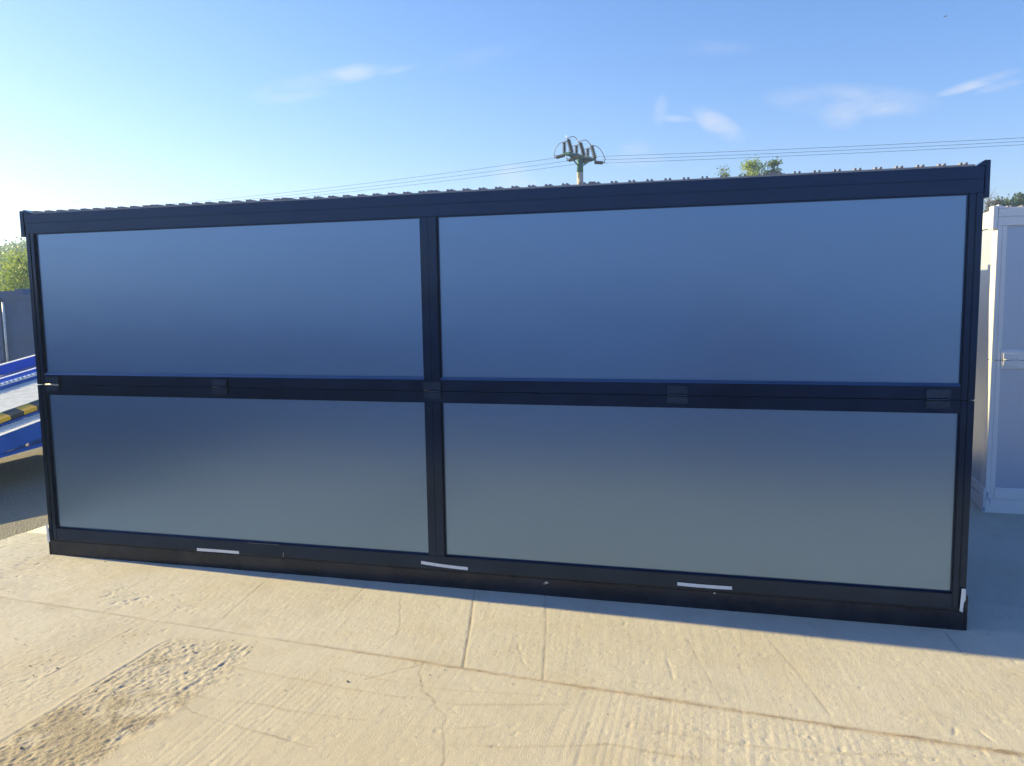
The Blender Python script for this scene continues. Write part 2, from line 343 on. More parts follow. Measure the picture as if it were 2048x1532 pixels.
# slab edge below the fine area along x = GX0
lowst = len(co)
low = np.stack([np.full(ny, GX0), np.linspace(GY0, GY1, ny), np.full(ny, -.2)], 1).astype(np.float32)
co = np.concatenate([co, low])
q2 = np.stack([lowst+np.arange(ny-1), iv, iv+nx, lowst+np.arange(ny-1)+1], 1)
allq = np.concatenate([q, np.array(rq), q2]).astype(np.int32)
me = bpy.data.meshes.new('concrete_yard'); me.vertices.add(len(co)); me.vertices.foreach_set('co', co.ravel())
me.loops.add(allq.size); me.loops.foreach_set('vertex_index', allq.ravel())
me.polygons.add(len(allq)); me.polygons.foreach_set('loop_start', np.arange(len(allq), dtype=np.int32)*4)
me.update(calc_edges=True)
for nm, arr in (('dark', dark), ('stain', stain), ('patch', patchcol), ('sand', sand), ('grey', grey)):
    at = me.attributes.new(nm, 'FLOAT', 'POINT'); full = np.zeros(len(co), np.float32); full[:nv] = (arr*edge).ravel(); at.data.foreach_set('value', full)
me.polygons.foreach_set('use_smooth', np.ones(len(allq), bool))
yard = bpy.data.objects.new('concrete_yard', me); col.objects.link(yard); tag(yard, kind='structure')
m = bpy.data.materials.new('concrete'); m.use_nodes = True; t = m.node_tree; bs = t.nodes['Principled BSDF']
tcn = nn(t, 'ShaderNodeTexCoord'); O = tcn.outputs['Object']
def noise(t, vec, s, det=6, rough=.55, sc3=None):
    if sc3:
        k = nn(t, 'ShaderNodeMapping'); k.inputs['Scale'].default_value = sc3; t.links.new(vec, k.inputs['Vector']); vec = k.outputs[0]
    n = nn(t, 'ShaderNodeTexNoise'); n.inputs['Scale'].default_value = s; n.inputs['Detail'].default_value = det; n.inputs['Roughness'].default_value = rough
    t.links.new(vec, n.inputs['Vector']); return n.outputs['Fac']
def rng(t, v, a, b_, c, d):
    n = nn(t, 'ShaderNodeMapRange'); t.links.new(v, n.inputs['Value'])
    for k, x in zip(('From Min', 'From Max', 'To Min', 'To Max'), (a, b_, c, d)): n.inputs[k].default_value = x
    return n.outputs[0]
def mixc(t, f, a, b_):
    n = nn(t, 'ShaderNodeMix', data_type='RGBA')
    if isinstance(f, (int, float)): n.inputs['Factor'].default_value = f
    else: t.links.new(f, n.inputs['Factor'])
    for i, s in ((6, a), (7, b_)):
        if isinstance(s, tuple): n.inputs[i].default_value = (*s, 1)
        else: t.links.new(s, n.inputs[i])
    return n.outputs[2]
def attr(t, nm):
    n = nn(t, 'ShaderNodeAttribute'); n.attribute_name = nm; return n.outputs['Fac']
c = mixc(t, rng(t, noise(t, O, .7, 5), .35, .65, 0, 1), (.61, .59, .53), (.57, .54, .46))
sx = nn(t, 'ShaderNodeSeparateXYZ'); t.links.new(O, sx.inputs[0])
c = mixc(t, rng(t, sx.outputs['X'], 1.0, 3.2, .75, 0), c, (.60, .59, .56))
c = mixc(t, rng(t, noise(t, O, 4.5, 8, .65), .5, .72, 0, .35), c, (.42, .395, .34))
c = mixc(t, rng(t, noise(t, O, 26, 8, .7), .52, .75, 0, .30), c, (.38, .355, .31))
c = mixc(t, rng(t, noise(t, O, 9, 8, .7, (4, .6, 1)), .5, .75, 0, .22), c, (.39, .37, .33))
c = mixc(t, rng(t, noise(t, O, 260, 3, .6), .3, .75, 0, .22), c, (.26, .235, .19))
c = mixc(t, rng(t, noise(t, O, 60, 2, .5), .70, .80, 0, .6), c, (.17, .145, .11))
c = mixc(t, mth(t, 'MULTIPLY', attr(t, 'grey'), .55), c, (.40, .375, .345))
c = mixc(t, rng(t, noise(t, O, 1.7, 7, .7), .50, .68, 0, .38), c, (.49, .42, .30))
c = mixc(t, rng(t, noise(t, O, 150, 2, .5), .66, .74, 0, .55), c, (.20, .175, .14))
c = mixc(t, mth(t, 'MULTIPLY', attr(t, 'patch'), .62), c, (.36, .31, .235))
c = mixc(t, rng(t, mth(t, 'MULTIPLY', noise(t, O, 75, 3, .6), attr(t, 'patch')), .34, .50, 0, .6), c, (.14, .12, .10))
c = mixc(t, rng(t, sx.outputs['Y'], -.9, -2.3, 0, .45), c, (.52, .44, .30))
c = mixc(t, mth(t, 'MULTIPLY', attr(t, 'sand'), .55), c, (.36, .25, .14))
c = mixc(t, mth(t, 'MULTIPLY', attr(t, 'stain'), .55), c, (.27, .19, .10))
c = mixc(t, mth(t, 'MULTIPLY', attr(t, 'dark'), .7), c, (.13, .10, .075))
t.links.new(c, bs.inputs['Base Color']); bs.inputs['Roughness'].default_value = .88; bs.inputs['Specular IOR Level'].default_value = .25
bp = nn(t, 'ShaderNodeBump'); bp.inputs['Strength'].default_value = .55; bp.inputs['Distance'].default_value = .004
hn = mth(t, 'ADD', noise(t, O, 120, 4, .6), mth(t, 'MULTIPLY', noise(t, O, 420, 2, .6), .5))
hn = mth(t, 'ADD', hn, mth(t, 'MULTIPLY', mth(t, 'MULTIPLY', noise(t, O, 95, 3, .65), attr(t, 'patch')), 1.8))
hn = mth(t, 'ADD', hn, mth(t, 'MULTIPLY', noise(t, O, 40, 5, .7, (6, .35, 1)), .35))
t.links.new(hn, bp.inputs['Height']); t.links.new(bp.outputs[0], bs.inputs['Normal'])
me.materials.append(m)

# gravel ground reaching the horizon, 3 cm below the slab, and the yard's tarmac strip
g = MB(); S = 230
g.add([(-S, -S, -.03), (S, -S, -.03), (S, S, -.03), (-S, S, -.03)], [(0, 1, 2, 3)])
m = bpy.data.materials.new('gravel'); m.use_nodes = True; t = m.node_tree; bs = t.nodes['Principled BSDF']
tcn = nn(t, 'ShaderNodeTexCoord'); O = tcn.outputs['Object']
vo = nn(t, 'ShaderNodeTexVoronoi'); vo.inputs['Scale'].default_value = 70; t.links.new(O, vo.inputs['Vector'])
c = mixc(t, rng(t, noise(t, O, 1.3, 6), .35, .65, 0, 1), (.30, .285, .26), (.24, .235, .225))
vs_ = nn(t, 'ShaderNodeSeparateColor'); t.links.new(vo.outputs['Color'], vs_.inputs[0])
c = mixc(t, rng(t, vs_.outputs[0], 0, 1, 0, .45), c, (.16, .14, .12))
c = mixc(t, rng(t, noise(t, O, 30, 6, .7), .45, .7, 0, .4), c, (.38, .36, .33))
t.links.new(c, bs.inputs['Base Color']); bs.inputs['Roughness'].default_value = .9
bp = nn(t, 'ShaderNodeBump'); bp.inputs['Strength'].default_value = .9; bp.inputs['Distance'].default_value = .02
hn = mth(t, 'ADD', mth(t, 'MULTIPLY', vo.outputs['Distance'], 1.2), noise(t, O, 25, 5, .6))
t.links.new(hn, bp.inputs['Height']); t.links.new(bp.outputs[0], bs.inputs['Normal'])
tag(g.build('gravel_ground', m), kind='structure')

# loose grit on the slab
gr = random.Random(91); g = MB()
for k in range(420):
    if k < 150: x, y = gr.uniform(0, 6.3), -.012-abs(gr.gauss(0, .05))
    elif k < 260: x, y = gr.uniform(1.2, 2.5), gr.uniform(-2.4, -1.05)
    else: x, y = gr.uniform(.2, 6.6), gr.uniform(-2.2, -.1)
    q_ = gr.uniform(.0015, .0045)*(1.6 if gr.random() < .06 else 1); vs = []
    for a in ((1, 0, 0), (-1, 0, 0), (0, 1, 0), (0, -1, 0), (0, 0, 1), (0, 0, -1)):
        f_ = gr.uniform(.6, 1.3)*q_; vs.append((x+a[0]*f_, y+a[1]*f_, .003+a[2]*f_*.8))
    g.add(vs, [(4, 0, 2), (4, 2, 1), (4, 1, 3), (4, 3, 0), (5, 2, 0), (5, 1, 2), (5, 3, 1), (5, 0, 3)])
M['grit'] = mat('grit_stone', (.22, .19, .15), .9, var=.5, vscale=6)
tag(g.build('grit', M['grit']), kind='stuff')

# ------------------------------------------------------------------ folding container
def container(name, W, DEP, fr, pa, ba, cap, tapes=False, edge_mat=None):
    root = empty(name)
    g = MB()                                                  # base rails (front, sides, back)
    g.box(.004, W-.004, .002, .11, 0.0, .112, .004); g.box(.004, .11, .11, DEP-.11, 0, .112, .004); g.box(W-.11, W-.004, .11, DEP-.11, 0, .112, .004); g.box(.004, W-.004, DEP-.11, DEP-.002, 0, .112, .004)
    g.box(.012, W-.012, .010, .10, .1125, .121)
    g.build('base_rail', ba, root)
    for sx_ in (0, 1):                                        # corner posts with their stepped profile
        for sy in (0, 1):
            g = MB(); x0, x1 = (0, .066) if sx_ == 0 else (W-.066, W)
            y0, y1 = (0, .14) if sy == 0 else (DEP-.14, DEP)
            xo, xi = (x0, x1) if sx_ == 0 else (x1, x0)
            for z0, z1 in ((.122, 1.2585), (1.2625, 2.33)):
                a, c_ = (x0, x0+.034) if sx_ == 0 else (x1-.034, x1)
                g.box(a, c_, y0, y1, z0, z1, .003)
                a, c_ = (x0+.0355, x1) if sx_ == 0 else (x0, x1-.0355)
                g.box(a, c_, y0+.003 if sy == 0 else y0, y1 if sy == 0 else y1-.003, z0, z1, .003)
            g.build('corner_post', fr, root)
            g = MB(); e = .036
            a, c_ = (x0-e, x0+.055) if sx_ == 0 else (x1-.03, x1+.024)
            yy0, yy1 = (-.004, .12) if sy == 0 else (DEP-.12, DEP+.004)
            g.box(a, x0-.001 if sx_ == 0 else c_, yy0, yy1, 2.31, 2.49, .003) if sx_ == 0 else g.box(x1+.001, c_, yy0, yy1, 2.305, 2.495, .003)
            if sx_ == 0: g.prism([(x0, 2.468), (x0+.075, 2.468), (x0, 2.497)], yy0, yy1)
            else: g.prism([(x1, 2.468), (x1, 2.497), (x1-.04, 2.468)], yy0, yy1)
            g.build('corner_casting', fr, root)
            g = MB(); a, c_ = (x0-.012, x0+.004-.001) if sx_ == 0 else (x1-.003, x1+.012)
            g.box(a, c_, yy0+.006, yy1, 0, .2, .003); g.build('corner_foot', ba, root)
    g = MB()                                                  # top beams: two steps and a lip
    for y0, y1 in ((0, .06), (DEP-.06, DEP)):
        g.box(.002, W-.002, y0-.004, y1+.004, 2.402, 2.466, .003); g.box(.002, W-.002, y0+.001, y1-.001, 2.331, 2.4015, .003)
    for x0 in (.001, W-.061): g.box(x0, x0+.06, .065, DEP-.065, 2.331, 2.466, .003)
    g.build('top_rail', fr, root)
    for y0, d in ((.0, 1), (DEP, -1)):                        # front and back walls
        def yb(a, b_): return (y0+a, y0+b_) if d == 1 else (y0-b_, y0-a)
        for z0, z1, nm in ((.122, 1.2585, 'lower'), (1.2625, 2.33, 'upper')):
            b0 = .204 if nm == 'lower' else 1.332; t0 = 1.193 if nm == 'lower' else 2.33
            g = MB()
            g.box(.0675, W-.0675, *yb(.002, .045), z0, b0, .002)                 # bottom rail
            if nm == 'lower': g.box(.0675, W-.0675, *yb(.002, .045), t0, z1, .002)
            m0 = 2.973
            g.box(m0, m0+.052, *yb(.003, .045), b0+.001, t0-.001, .003); g.box(m0+.0535, m0+.108, *yb(.0005, .045), b0+.001, t0-.001, .003)
            g.build(nm+'_frame', fr, root)
            for x0, x1 in ((.0675, m0), (m0+.109, W-.0675)):
                g = MB(); g.box(x0, x1, *yb(.024, .05), b0, t0)
                pn = g.build('panel', pa, root)
                g = MB(); zz = .006                                               # bead round the panel
                g.box(x0, x1, *yb(.014, .0235), b0+.0005, b0+zz, .001); g.box(x0, x1, *yb(.014, .0235), t0-zz, t0-.0005, .001)
                g.box(x0+.0005, x0+zz, *yb(.014, .0235), b0+zz, t0-zz, .001); g.box(x1-zz, x1-.0005, *yb(.014, .0235), b0+zz, t0-zz, .001)
                g.build('bead', fr, pn)
                g = MB(); f_, b2_ = (y0+.003, y0+.0138) if d == 1 else (y0-.003, y0-.0138); hh = .016 if nm == 'upper' else .008   # sloping sill facing up to catch the sky; upper one lighter as a highlight
                vs = [(x, yy, z) for x in (x0+.001, x1-.001) for yy, z in ((f_, b0+.0006), (b2_, b0+.0006), (b2_, b0+hh))]
                g.add(vs, [(0, 1, 2), (3, 5, 4), (0, 3, 4, 1), (1, 4, 5, 2), (2, 5, 3, 0)]); g.build('sill', M['sill'] if nm == 'upper' and fr is M['frame'] else fr, pn)
        for hx in (.082, 1.455, 2.972, 4.468, 5.824):
            g = MB(); wd = .118
            g.box(hx, hx+wd, *yb(-.012, .0015), 1.272, 1.319, .0035); g.box(hx, hx+wd, *yb(-.010, .0015), 1.216, 1.256, .0035)
            hb = g.build('hinge', M['hinge'] if fr is not M['wframe'] else fr, root)
            g = MB(); g.tube([(hx+.003, yb(-.009, 0)[0 if d == 1 else 1], 1.264), (hx+wd-.004, yb(-.009, 0)[0 if d == 1 else 1], 1.264)], .0065, 10)
            g.build('hinge_pin', M['pin'] if hx < 1 and fr is M['frame'] else fr, hb)
    for x0, x1 in ((.02, .05), (W-.05, W-.02)):               # side walls
        g = MB(); g.box(x0, x1, .141, DEP-.141, .122, 2.33); g.build('side_panel', pa, root)
    for x0, x1 in ((.006, .019), (W-.019, W-.006)):
        g = MB(); g.box(x0, x1, .141, DEP-.141, .1225, .20, .002); g.build('side_rail', fr, root)
    # roof: galvanised edge strip and ribbed sheets one metre wide
    g = MB(); g.box(.055, W-.045, .002, .03, 2.4665, 2.4755, .001); g.build('roof_edge', edge_mat or M['blackedge'], root)
    n = 6
    for k in range(n):
        xs = .05+k*(W-.10)/n; xe = .05+(k+1)*(W-.10)/n
        g = MB(); zb = 2.4765+.0012*(k % 2)
        pts = [(xs, zb)]
        pit = (xe-xs)/9.8
        for j in range(10):
            xc = xs+pit*(j+.35)
            for o_ in (-.012, .012):
                pts += [(xc+o_-.006, zb), (xc+o_-.0045, zb+.0115), (xc+o_+.0045, zb+.0115), (xc+o_+.006, zb)]
        if k < n-1:
            pts += [(xe-.012, zb), (xe-.004, zb+.013), (xe+.030, zb+.012), (xe+.040, zb+.002)]
        else: pts += [(xe, zb)]
        rj = rnd.uniform(-.002, .003)
        top = [(x, z) for x, z in pts]; vs = []
        for yy in (.012+rj, DEP-.02):
            for x, z in top: vs.append((x, yy, z+ (0 if yy < 1 else .01)))
        L = len(top)
        fs = [(i, i+1, L+i+1, L+i) for i in range(L-1)]
        b0_ = len(vs); vs += [(x, y, 2.4757) for (x, y, z) in vs[:L]]
        fs += [(i, b0_+i, b0_+i+1, i+1) for i in range(L-1)]
        g.add(vs, fs); g.build('roof_sheet', M['roof'], root)
    return root
def curved_strip(x0, x1, z0, zm, z1, hgt, y):
    g = MB(); n = 8; vs = []
    for i in range(n+1):
        f = i/n; x = x0+(x1-x0)*f; z = z0*(1-f)+z1*f+4*f*(1-f)*(zm-(z0+z1)/2)
        for yy in (y-.0015, y): vs += [(x, yy, z-hgt/2), (x, yy, z+hgt/2)]
    fs = []
    for i in range(n):
        a = i*4; b_ = a+4
        fs += [(a, b_, b_+1, a+1), (a+2, a+3, b_+3, b_+2), (a+1, b_+1, b_+3, a+3), (a, a+2, b_+2, b_)]
    fs += [(0, 1, 3, 2), (n*4, n*4+2, n*4+3, n*4+1)]
    return g.add(vs, fs)
C1 = container('folding_container', 6.06, 2.68, M['frame'], M['panel'], M['base'], None)
tag(C1, 'large dark grey folding container with four framed panels and white tape strips, nearest the camera', 'container')
for a in ((1.257, 1.59, .128, .129, .129, .020), (2.922, 3.236, .158, .146, .140, .020), (4.532, 4.843, .146, .143, .145, .020)):
    curved_strip(a[0], a[1], a[2], a[3], a[4], a[5], -.0025 if a[2] > .13 else .0).build('tape_strip', M['tape'], C1)
g = MB(); g.add([(-.002, -.0155, .105), (.020, -.0155, .105), (.012, -.0155, .235), (-.006, -.0155, .235), (-.002, -.0135, .105), (.020, -.0135, .105), (.012, -.0135, .235), (-.006, -.0135, .235)],
                [(0, 1, 2, 3), (7, 6, 5, 4), (0, 4, 5, 1), (1, 5, 6, 2), (2, 6, 7, 3), (3, 7, 4, 0)]); g.build('tape_strip', M['tape'], C1)
g = MB(); g.add([(6.028, -.0165, .118), (6.044, -.0165, .112), (6.046, -.0165, .16), (6.055, -.0165, .185), (6.054, -.0165, .242), (6.034, -.0165, .244)] + [(6.028, -.0145, .118), (6.044, -.0145, .112), (6.046, -.0145, .16), (6.055, -.0145, .185), (6.054, -.0145, .242), (6.034, -.0145, .244)],
                [(0, 1, 2, 3, 4, 5), (11, 10, 9, 8, 7, 6)]+[(i, i+6, (i+1) % 6+6, (i+1) % 6) for i in range(6)]); g.build('tape_strip', M['tape'], C1)
def blob(cx, cy, cz, r, flat, seed):
    bm = bmesh.new(); bmesh.ops.create_icosphere(bm, subdivisions=2, radius=r); q_ = random.Random(seed)
    for v_ in bm.verts: v_.co = Vector((v_.co.x*q_.uniform(.75, 1.3), v_.co.y*flat, v_.co.z*q_.uniform(.5, .9)))+Vector((cx, cy, cz))
    g = MB(); bm.verts.index_update(); g.add([v_.co for v_ in bm.verts], [[v_.index for v_ in f.verts] for f in bm.faces], True); bm.free(); return g
for (x, z, r_) in ((3.742, .088, .011), (3.728, .080, .005), (4.745, .105, .007), (1.93, .140, .004)):
    blob(x, -.001, z, r_, .25, int(x*100)).build('filler_blob', M['chip'], C1)
g = MB(); g.box(1.9295, 1.932, -.0008, .0016, .118, .155); g.box(1.66, 1.90, -.0006, .0015, .2025, .2035); g.build('scratch', M['pin'], C1)

C2 = copy_tree(C1) if False else container('folding_container', 6.06, 2.44, M['wframe'], M['wpanel'], M['wframe'], None, edge_mat=M['wframe'])
C2.location = (6.835, 2.65, 0)
tag(C2, 'white folding container with pale panels, standing past the right end of the dark container', 'container')
for (x0, x1, y0, z0, z1) in ((.012, .020, -.0055, .10, .17), (.035, .040, -.0055, .06, .12), (-.011, .002, -.0005, .006, .04)):
    g = MB(); g.add([(x0, y0-.001, z1), (x1, y0-.001, z1), (x0+(x1-x0)*.7, y0-.001, z0), (x0, y0+.001, z1), (x1, y0+.001, z1), (x0+(x1-x0)*.7, y0+.001, z0)],
                    [(0, 1, 2), (5, 4, 3), (0, 3, 4, 1), (1, 4, 5, 2), (2, 5, 3, 0)]); g.build('blue_scuff', M['bluemark'], C2)
C3 = container('folding_container', 6.06, 2.44, M['frame'], M['panel'], M['base'], None)
C3.location = (-.43, 2.89, 0)
tag(C3, 'dark container hidden behind the large dark one, throwing a shadow on the white container', 'container')

# unseen hall added left of the camera to block the sun: its shade lies over the yard behind y = -3
M['clad'] = mat('pale_cladding', (.42, .46, .52), .45, metal=.2, var=.05, vscale=1, dirt=(.3, .28, .25), dscale=1, damt=.2)
M['glass'] = mat('window_glass', (.03, .04, .05), .08, var=.05)
hall = empty('shade_hall', (-33, -14.2, 0))
tag(hall, 'tall pale clad hall left of the camera, added unseen to shade the yard behind it', 'building')
g = MB(); pts = [(0, 0), (12, 0), (12, 11.2), (6, 12.6), (0, 11.2)]
g.prism([(x, z-.03) for x, z in pts], 0, 12.2); g.build('wall', M['clad'], hall)
g = MB(); g.prism([(-.3, 11.20), (6, 12.66), (12.3, 11.20), (12.3, 11.32), (6, 12.80), (-.3, 11.32)], -.2, 12.25); g.build('roof', M['roof'], hall)
for k in range(3):
    y = 2.2+3.9*k
    if k == 1:
        g = MB(); g.box(12.003, 12.06, y-1.6, y+1.6, 0, 4.2, .01); d_ = g.build('roller_door', M['lowgrey'], hall)
        g = MB(); g.box(12.062, 12.09, y-.15, y+.15, .9, .98, .01); g.build('handle', M['galv'], d_)
    else:
        g = MB(); g.box(12.003, 12.07, y-1.3, y+1.3, 3.0, 3.06); g.box(12.003, 12.07, y-1.3, y+1.3, 4.34, 4.4); g.box(12.003, 12.07, y-1.3, y-1.24, 3.061, 4.339); g.box(12.003, 12.07, y+1.24, y+1.3, 3.061, 4.339); g.box(12.003, 12.06, y-.03, y+.03, 3.061, 4.339)
        f_ = g.build('window', M['wframe'], hall)
        g = MB(); g.box(12.004, 12.02, y-1.239, y-.031, 3.062, 4.338); g.box(12.004, 12.02, y+.031, y+1.239, 3.062, 4.338); g.build('pane', M['glass'], f_)

M['lightblue'] = mat('light_blue_paint', (.42, .66, .92), .4, var=.06, vscale=3, dirt=(.3, .3, .3), dscale=3, damt=.2)
def folded():                                   # flat blue block, added unseen to be mirrored in the panels
    root = empty('reflector_block')
    g = MB(); g.box(.01, 6.05, .01, 2.43, 0, .14, .005); g.build('base_frame', M['lightblue'], root)
    g = MB(); g.box(.01, 6.05, .01, 2.43, .50, .64, .005); g.build('roof_frame', M['lightblue'], root)
    g = MB(); g.box(.05, 6.01, .05, 2.39, .141, .499); g.build('folded_walls', M['lightblue'], root)
    for x in (0, 5.96):
        for y in (0, 2.34):
            g = MB(); g.box(x, x+.1, y, y+.1, .0, .645, .004); g.build('corner_casting', M['lightblue'], root)
    return root
fp = folded()
ORD = ('leftmost', 'second', 'third', 'fourth', 'fifth', 'sixth')
for k in range(6):
    for lv_ in range(3):
        cc_ = fp if k == lv_ == 0 else copy_tree(fp); cc_.location = (-19.8+6.2*k, -13.2-2.44, .65*lv_)
        tag(cc_, 'light blue flat block added for the panel reflections, ' + ('lowest', 'middle one', 'topmost')[lv_] + ' of the ' + ORD[k] + ' stack behind the camera', 'container', 'blocks added behind the camera for reflections')

# ------------------------------------------------------------------ photographer (behind the lens, softly mirrored in the panels)
def skin(name, verts, edges, radii, m_, parent, sub=2):
    me_ = bpy.data.meshes.new(name); me_.from_pydata([tuple(v_) for v_ in verts], edges, []); o = bpy.data.objects.new(name, me_); col.objects.link(o)
    md = o.modifiers.new('skin', 'SKIN'); md.use_smooth_shade = True
    for i_, r_ in enumerate(radii):
        me_.skin_vertices[0].data[i_].radius = r_ if isinstance(r_, tuple) else (r_, r_)
    me_.skin_vertices[0].data[0].use_root = True
    ms = o.modifiers.new('subsurf', 'SUBSURF'); ms.levels = sub; ms.render_levels = sub
    me_.materials.append(m_); o.parent = parent; return o
M['skin'] = mat('skin', (.50, .29, .20), .5, var=.06, vscale=8)
M['hair'] = mat('dark_hair', (.03, .02, .015), .6, var=.3, vscale=30)
M['red'] = mat('red_cotton', (.50, .03, .02), .85, var=.1, vscale=8, bump=.2, bscale=80)
M['denim'] = mat('denim', (.04, .06, .12), .85, var=.15, vscale=10)
M['shoe'] = mat('shoe_leather', (.03, .025, .02), .5, var=.2)
me_root = empty('person', (4.80, -5.16, 0))
tag(me_root, 'person in red shirt and jeans holding up a phone, mirrored in the dark panel', 'person')
bv = [(0, 0, .98), (0, -.01, 1.15), (0, -.01, 1.35), (0, 0, 1.50), (0, .01, 1.585), (0, .02, 1.66), (0, .02, 1.74), (0, .01, 1.81),
      (-.10, 0, .92), (-.12, .02, .50), (-.13, -.02, .09), (-.135, .13, .04), (.10, 0, .92), (.12, .02, .50), (.13, -.02, .09), (.135, .13, .04),
      (-.18, 0, 1.48), (-.27, .10, 1.30), (-.12, .30, 1.62), (-.085, .335, 1.76), (.18, 0, 1.48), (.29, .10, 1.30), (.20, .30, 1.62), (.19, .335, 1.76)]
be = [(0, 1), (1, 2), (2, 3), (3, 4), (4, 5), (5, 6), (6, 7), (0, 8), (8, 9), (9, 10), (10, 11), (0, 12), (12, 13), (13, 14), (14, 15), (3, 16), (16, 17), (17, 18), (18, 19), (3, 20), (20, 21), (21, 22), (22, 23)]
br = [(.15, .11), (.135, .10), (.155, .11), (.12, .085), .055, (.07, .085), (.082, .10), .065, .085, .058, .04, .035, .085, .058, .04, .035, .062, .043, .028, .033, .062, .043, .028, .033]
body = skin('body', bv, be, br, M['skin'], me_root)
ti = [0, 1, 2, 3, 16, 17, 20, 21]; mp_ = {a: k for k, a in enumerate(ti)}
skin('shirt', [bv[a] for a in ti], [(mp_[a], mp_[b_]) for a, b_ in be if a in mp_ and b_ in mp_], [tuple(q_+.014 for q_ in (br[a] if isinstance(br[a], tuple) else (br[a], br[a]))) for a in ti], M['red'], body)
ti = [0, 8, 9, 10, 12, 13, 14]; mp_ = {a: k for k, a in enumerate(ti)}
skin('trousers', [bv[a] for a in ti], [(mp_[a], mp_[b_]) for a, b_ in be if a in mp_ and b_ in mp_], [tuple(q_+.016 for q_ in (br[a] if isinstance(br[a], tuple) else (br[a], br[a]))) for a in ti], M['denim'], body)
for s_ in (-1, 1):
    skin('shoe', [(s_*.13, -.05, .045), (s_*.133, .06, .045), (s_*.137, .17, .035)], [(0, 1), (1, 2)], [.048, .046, .034], M['shoe'], body, 1)
skin('hair', [(0, -.045, 1.70), (0, -.03, 1.78), (0, .0, 1.835), (0, .05, 1.82)], [(0, 1), (1, 2), (2, 3)], [(.08, .05), (.088, .06), (.078, .05), (.06, .03)], M['hair'], body)
skin('nose', [(0, .105, 1.735), (0, .128, 1.70)], [(0, 1)], [.010, .016], M['skin'], body, 1)
for s_ in (-1, 1):
    skin('ear', [(s_*.086, .02, 1.745), (s_*.09, .015, 1.70)], [(0, 1)], [.014, .010], M['skin'], body, 1)
    blob(s_*.032, .098, 1.748, .013, 1, 3).build('eye', M['shoe'], body)
    hx, hy, hz = (-.078, .338, 1.79) if s_ < 0 else (.19, .338, 1.79)
    for k in range(4):                                  # fingers wrap round the phone's ends
        z_ = hz+.035-.021*k; o_ = -s_*.01*(k % 2)
        skin('finger', [(hx, hy-.01, z_), (hx+s_*.004, hy+.012, z_+.004), (hx-s_*(.022+.004*(k % 3)), hy+.026, z_+.006), (hx-s_*(.040+.004*(k % 3)), hy+.023, z_+.004)], [(0, 1), (1, 2), (2, 3)], [.010, .009, .008, .007], M['skin'], body, 1)
    skin('thumb', [(hx, hy-.015, hz-.03), (hx-s_*.02, hy-.022, hz-.005), (hx-s_*.038, hy-.016, hz+.015)], [(0, 1), (1, 2)], [.012, .010, .008], M['skin'], body, 1)
skin('mouth', [(-.022, .112, 1.665), (0, .118, 1.663), (.022, .112, 1.665)], [(0, 1), (1, 2)], [.005, .007, .005], M['red'], body, 1)
g = MB(); g.box(-.082, .078, -.004, .004, -.038, .038, .0035); ph = g.build('phone', M['shoe'])
ph.matrix_world = Matrix.Translation(CAM - fw*.075 + rt*.0) @ Matrix(((rt.x, -fw.x, up.x), (rt.y, -fw.y, up.y), (rt.z, -fw.z, up.z))).to_4x4()
tag(ph, 'black phone held up in the hands of the person in the red shirt', 'phone')

# ------------------------------------------------------------------ blue loading ramp
SL = .15
rz = lambda y: SL*(y-1.72)
ramp = empty('loading_ramp', (0, 0, 0))
tag(ramp, 'blue steel loading ramp with grating deck and a yellow and black edge strip', 'ramp')
Y0, Y1 = -.9, 9.0
def part(nm, m_, *calls):
    g = MB()
    for c_ in calls: g.slope(*c_)
    return g.build(nm, M[m_], ramp)
part('side_beam', 'blue', (-2.32, -2.25, Y0, Y1, rz, .345, .522), (-2.42, -2.321, Y0, Y1, rz, .345, .36))
part('beam_edge', 'galv', (-2.30, -2.248, Y0, Y1, rz, .5225, .529))
g = MB(); g.slope(-2.30, -2.255, Y0, Y1, lambda y: .045*(y-1.7), .300, .336); g.build('lower_beam', M['blue'], ramp)
part('lower_beam', 'blue', (-3.70, -3.64, Y0, Y1, lambda y: .045*(y-1.7), .25, .336))
g = MB()                                     # tall far side plate added to shade the ground beneath, gap left for sun
for y0_, y1_ in ((Y0, 1.95), (2.05, 3.35), (3.45, 5.6), (5.7, Y1)):
    g.add([(x, y, z) for z_ in (0, 1) for y in (y0_, y1_) for x in (-3.72, -3.66) for z in ((.06 if z_ == 0 else rz(y)+.62),)],
          [(0, 2, 3, 1), (4, 5, 7, 6), (0, 1, 5, 4), (2, 6, 7, 3), (0, 4, 6, 2), (1, 3, 7, 5)])
g.build('shade_plate', M['blue'], ramp)
def grating(nm, x0, x1, zt, sx_, sy_):
    g = MB()
    k = 0; x = x0
    while x < x1: g.slope(x, x+.010, Y0, Y1, rz, zt-.025, zt); x += sx_
    y = Y0
    while y < Y1: g.slope(x0, x1, y, y+.016, rz, zt-.018, zt+.003); y += sy_
    return g.build(nm, M['galv'], ramp)
grating('walkway_grating', -2.52, -2.33, .525, .022, .05)
grating('deck_grating', -3.58, -2.665, .625, .030, .045)
part('deck_plate', 'blue', (-3.58, -2.53, Y0, Y1, rz, .53, .545), (-2.52, -2.33, Y0, Y1, rz, .455, .465))
part('deck_edge', 'galv', (-2.672, -2.655, Y0, Y1, rz, .60, .640))
gy = MB()                                     # one strip, its stripes in the material
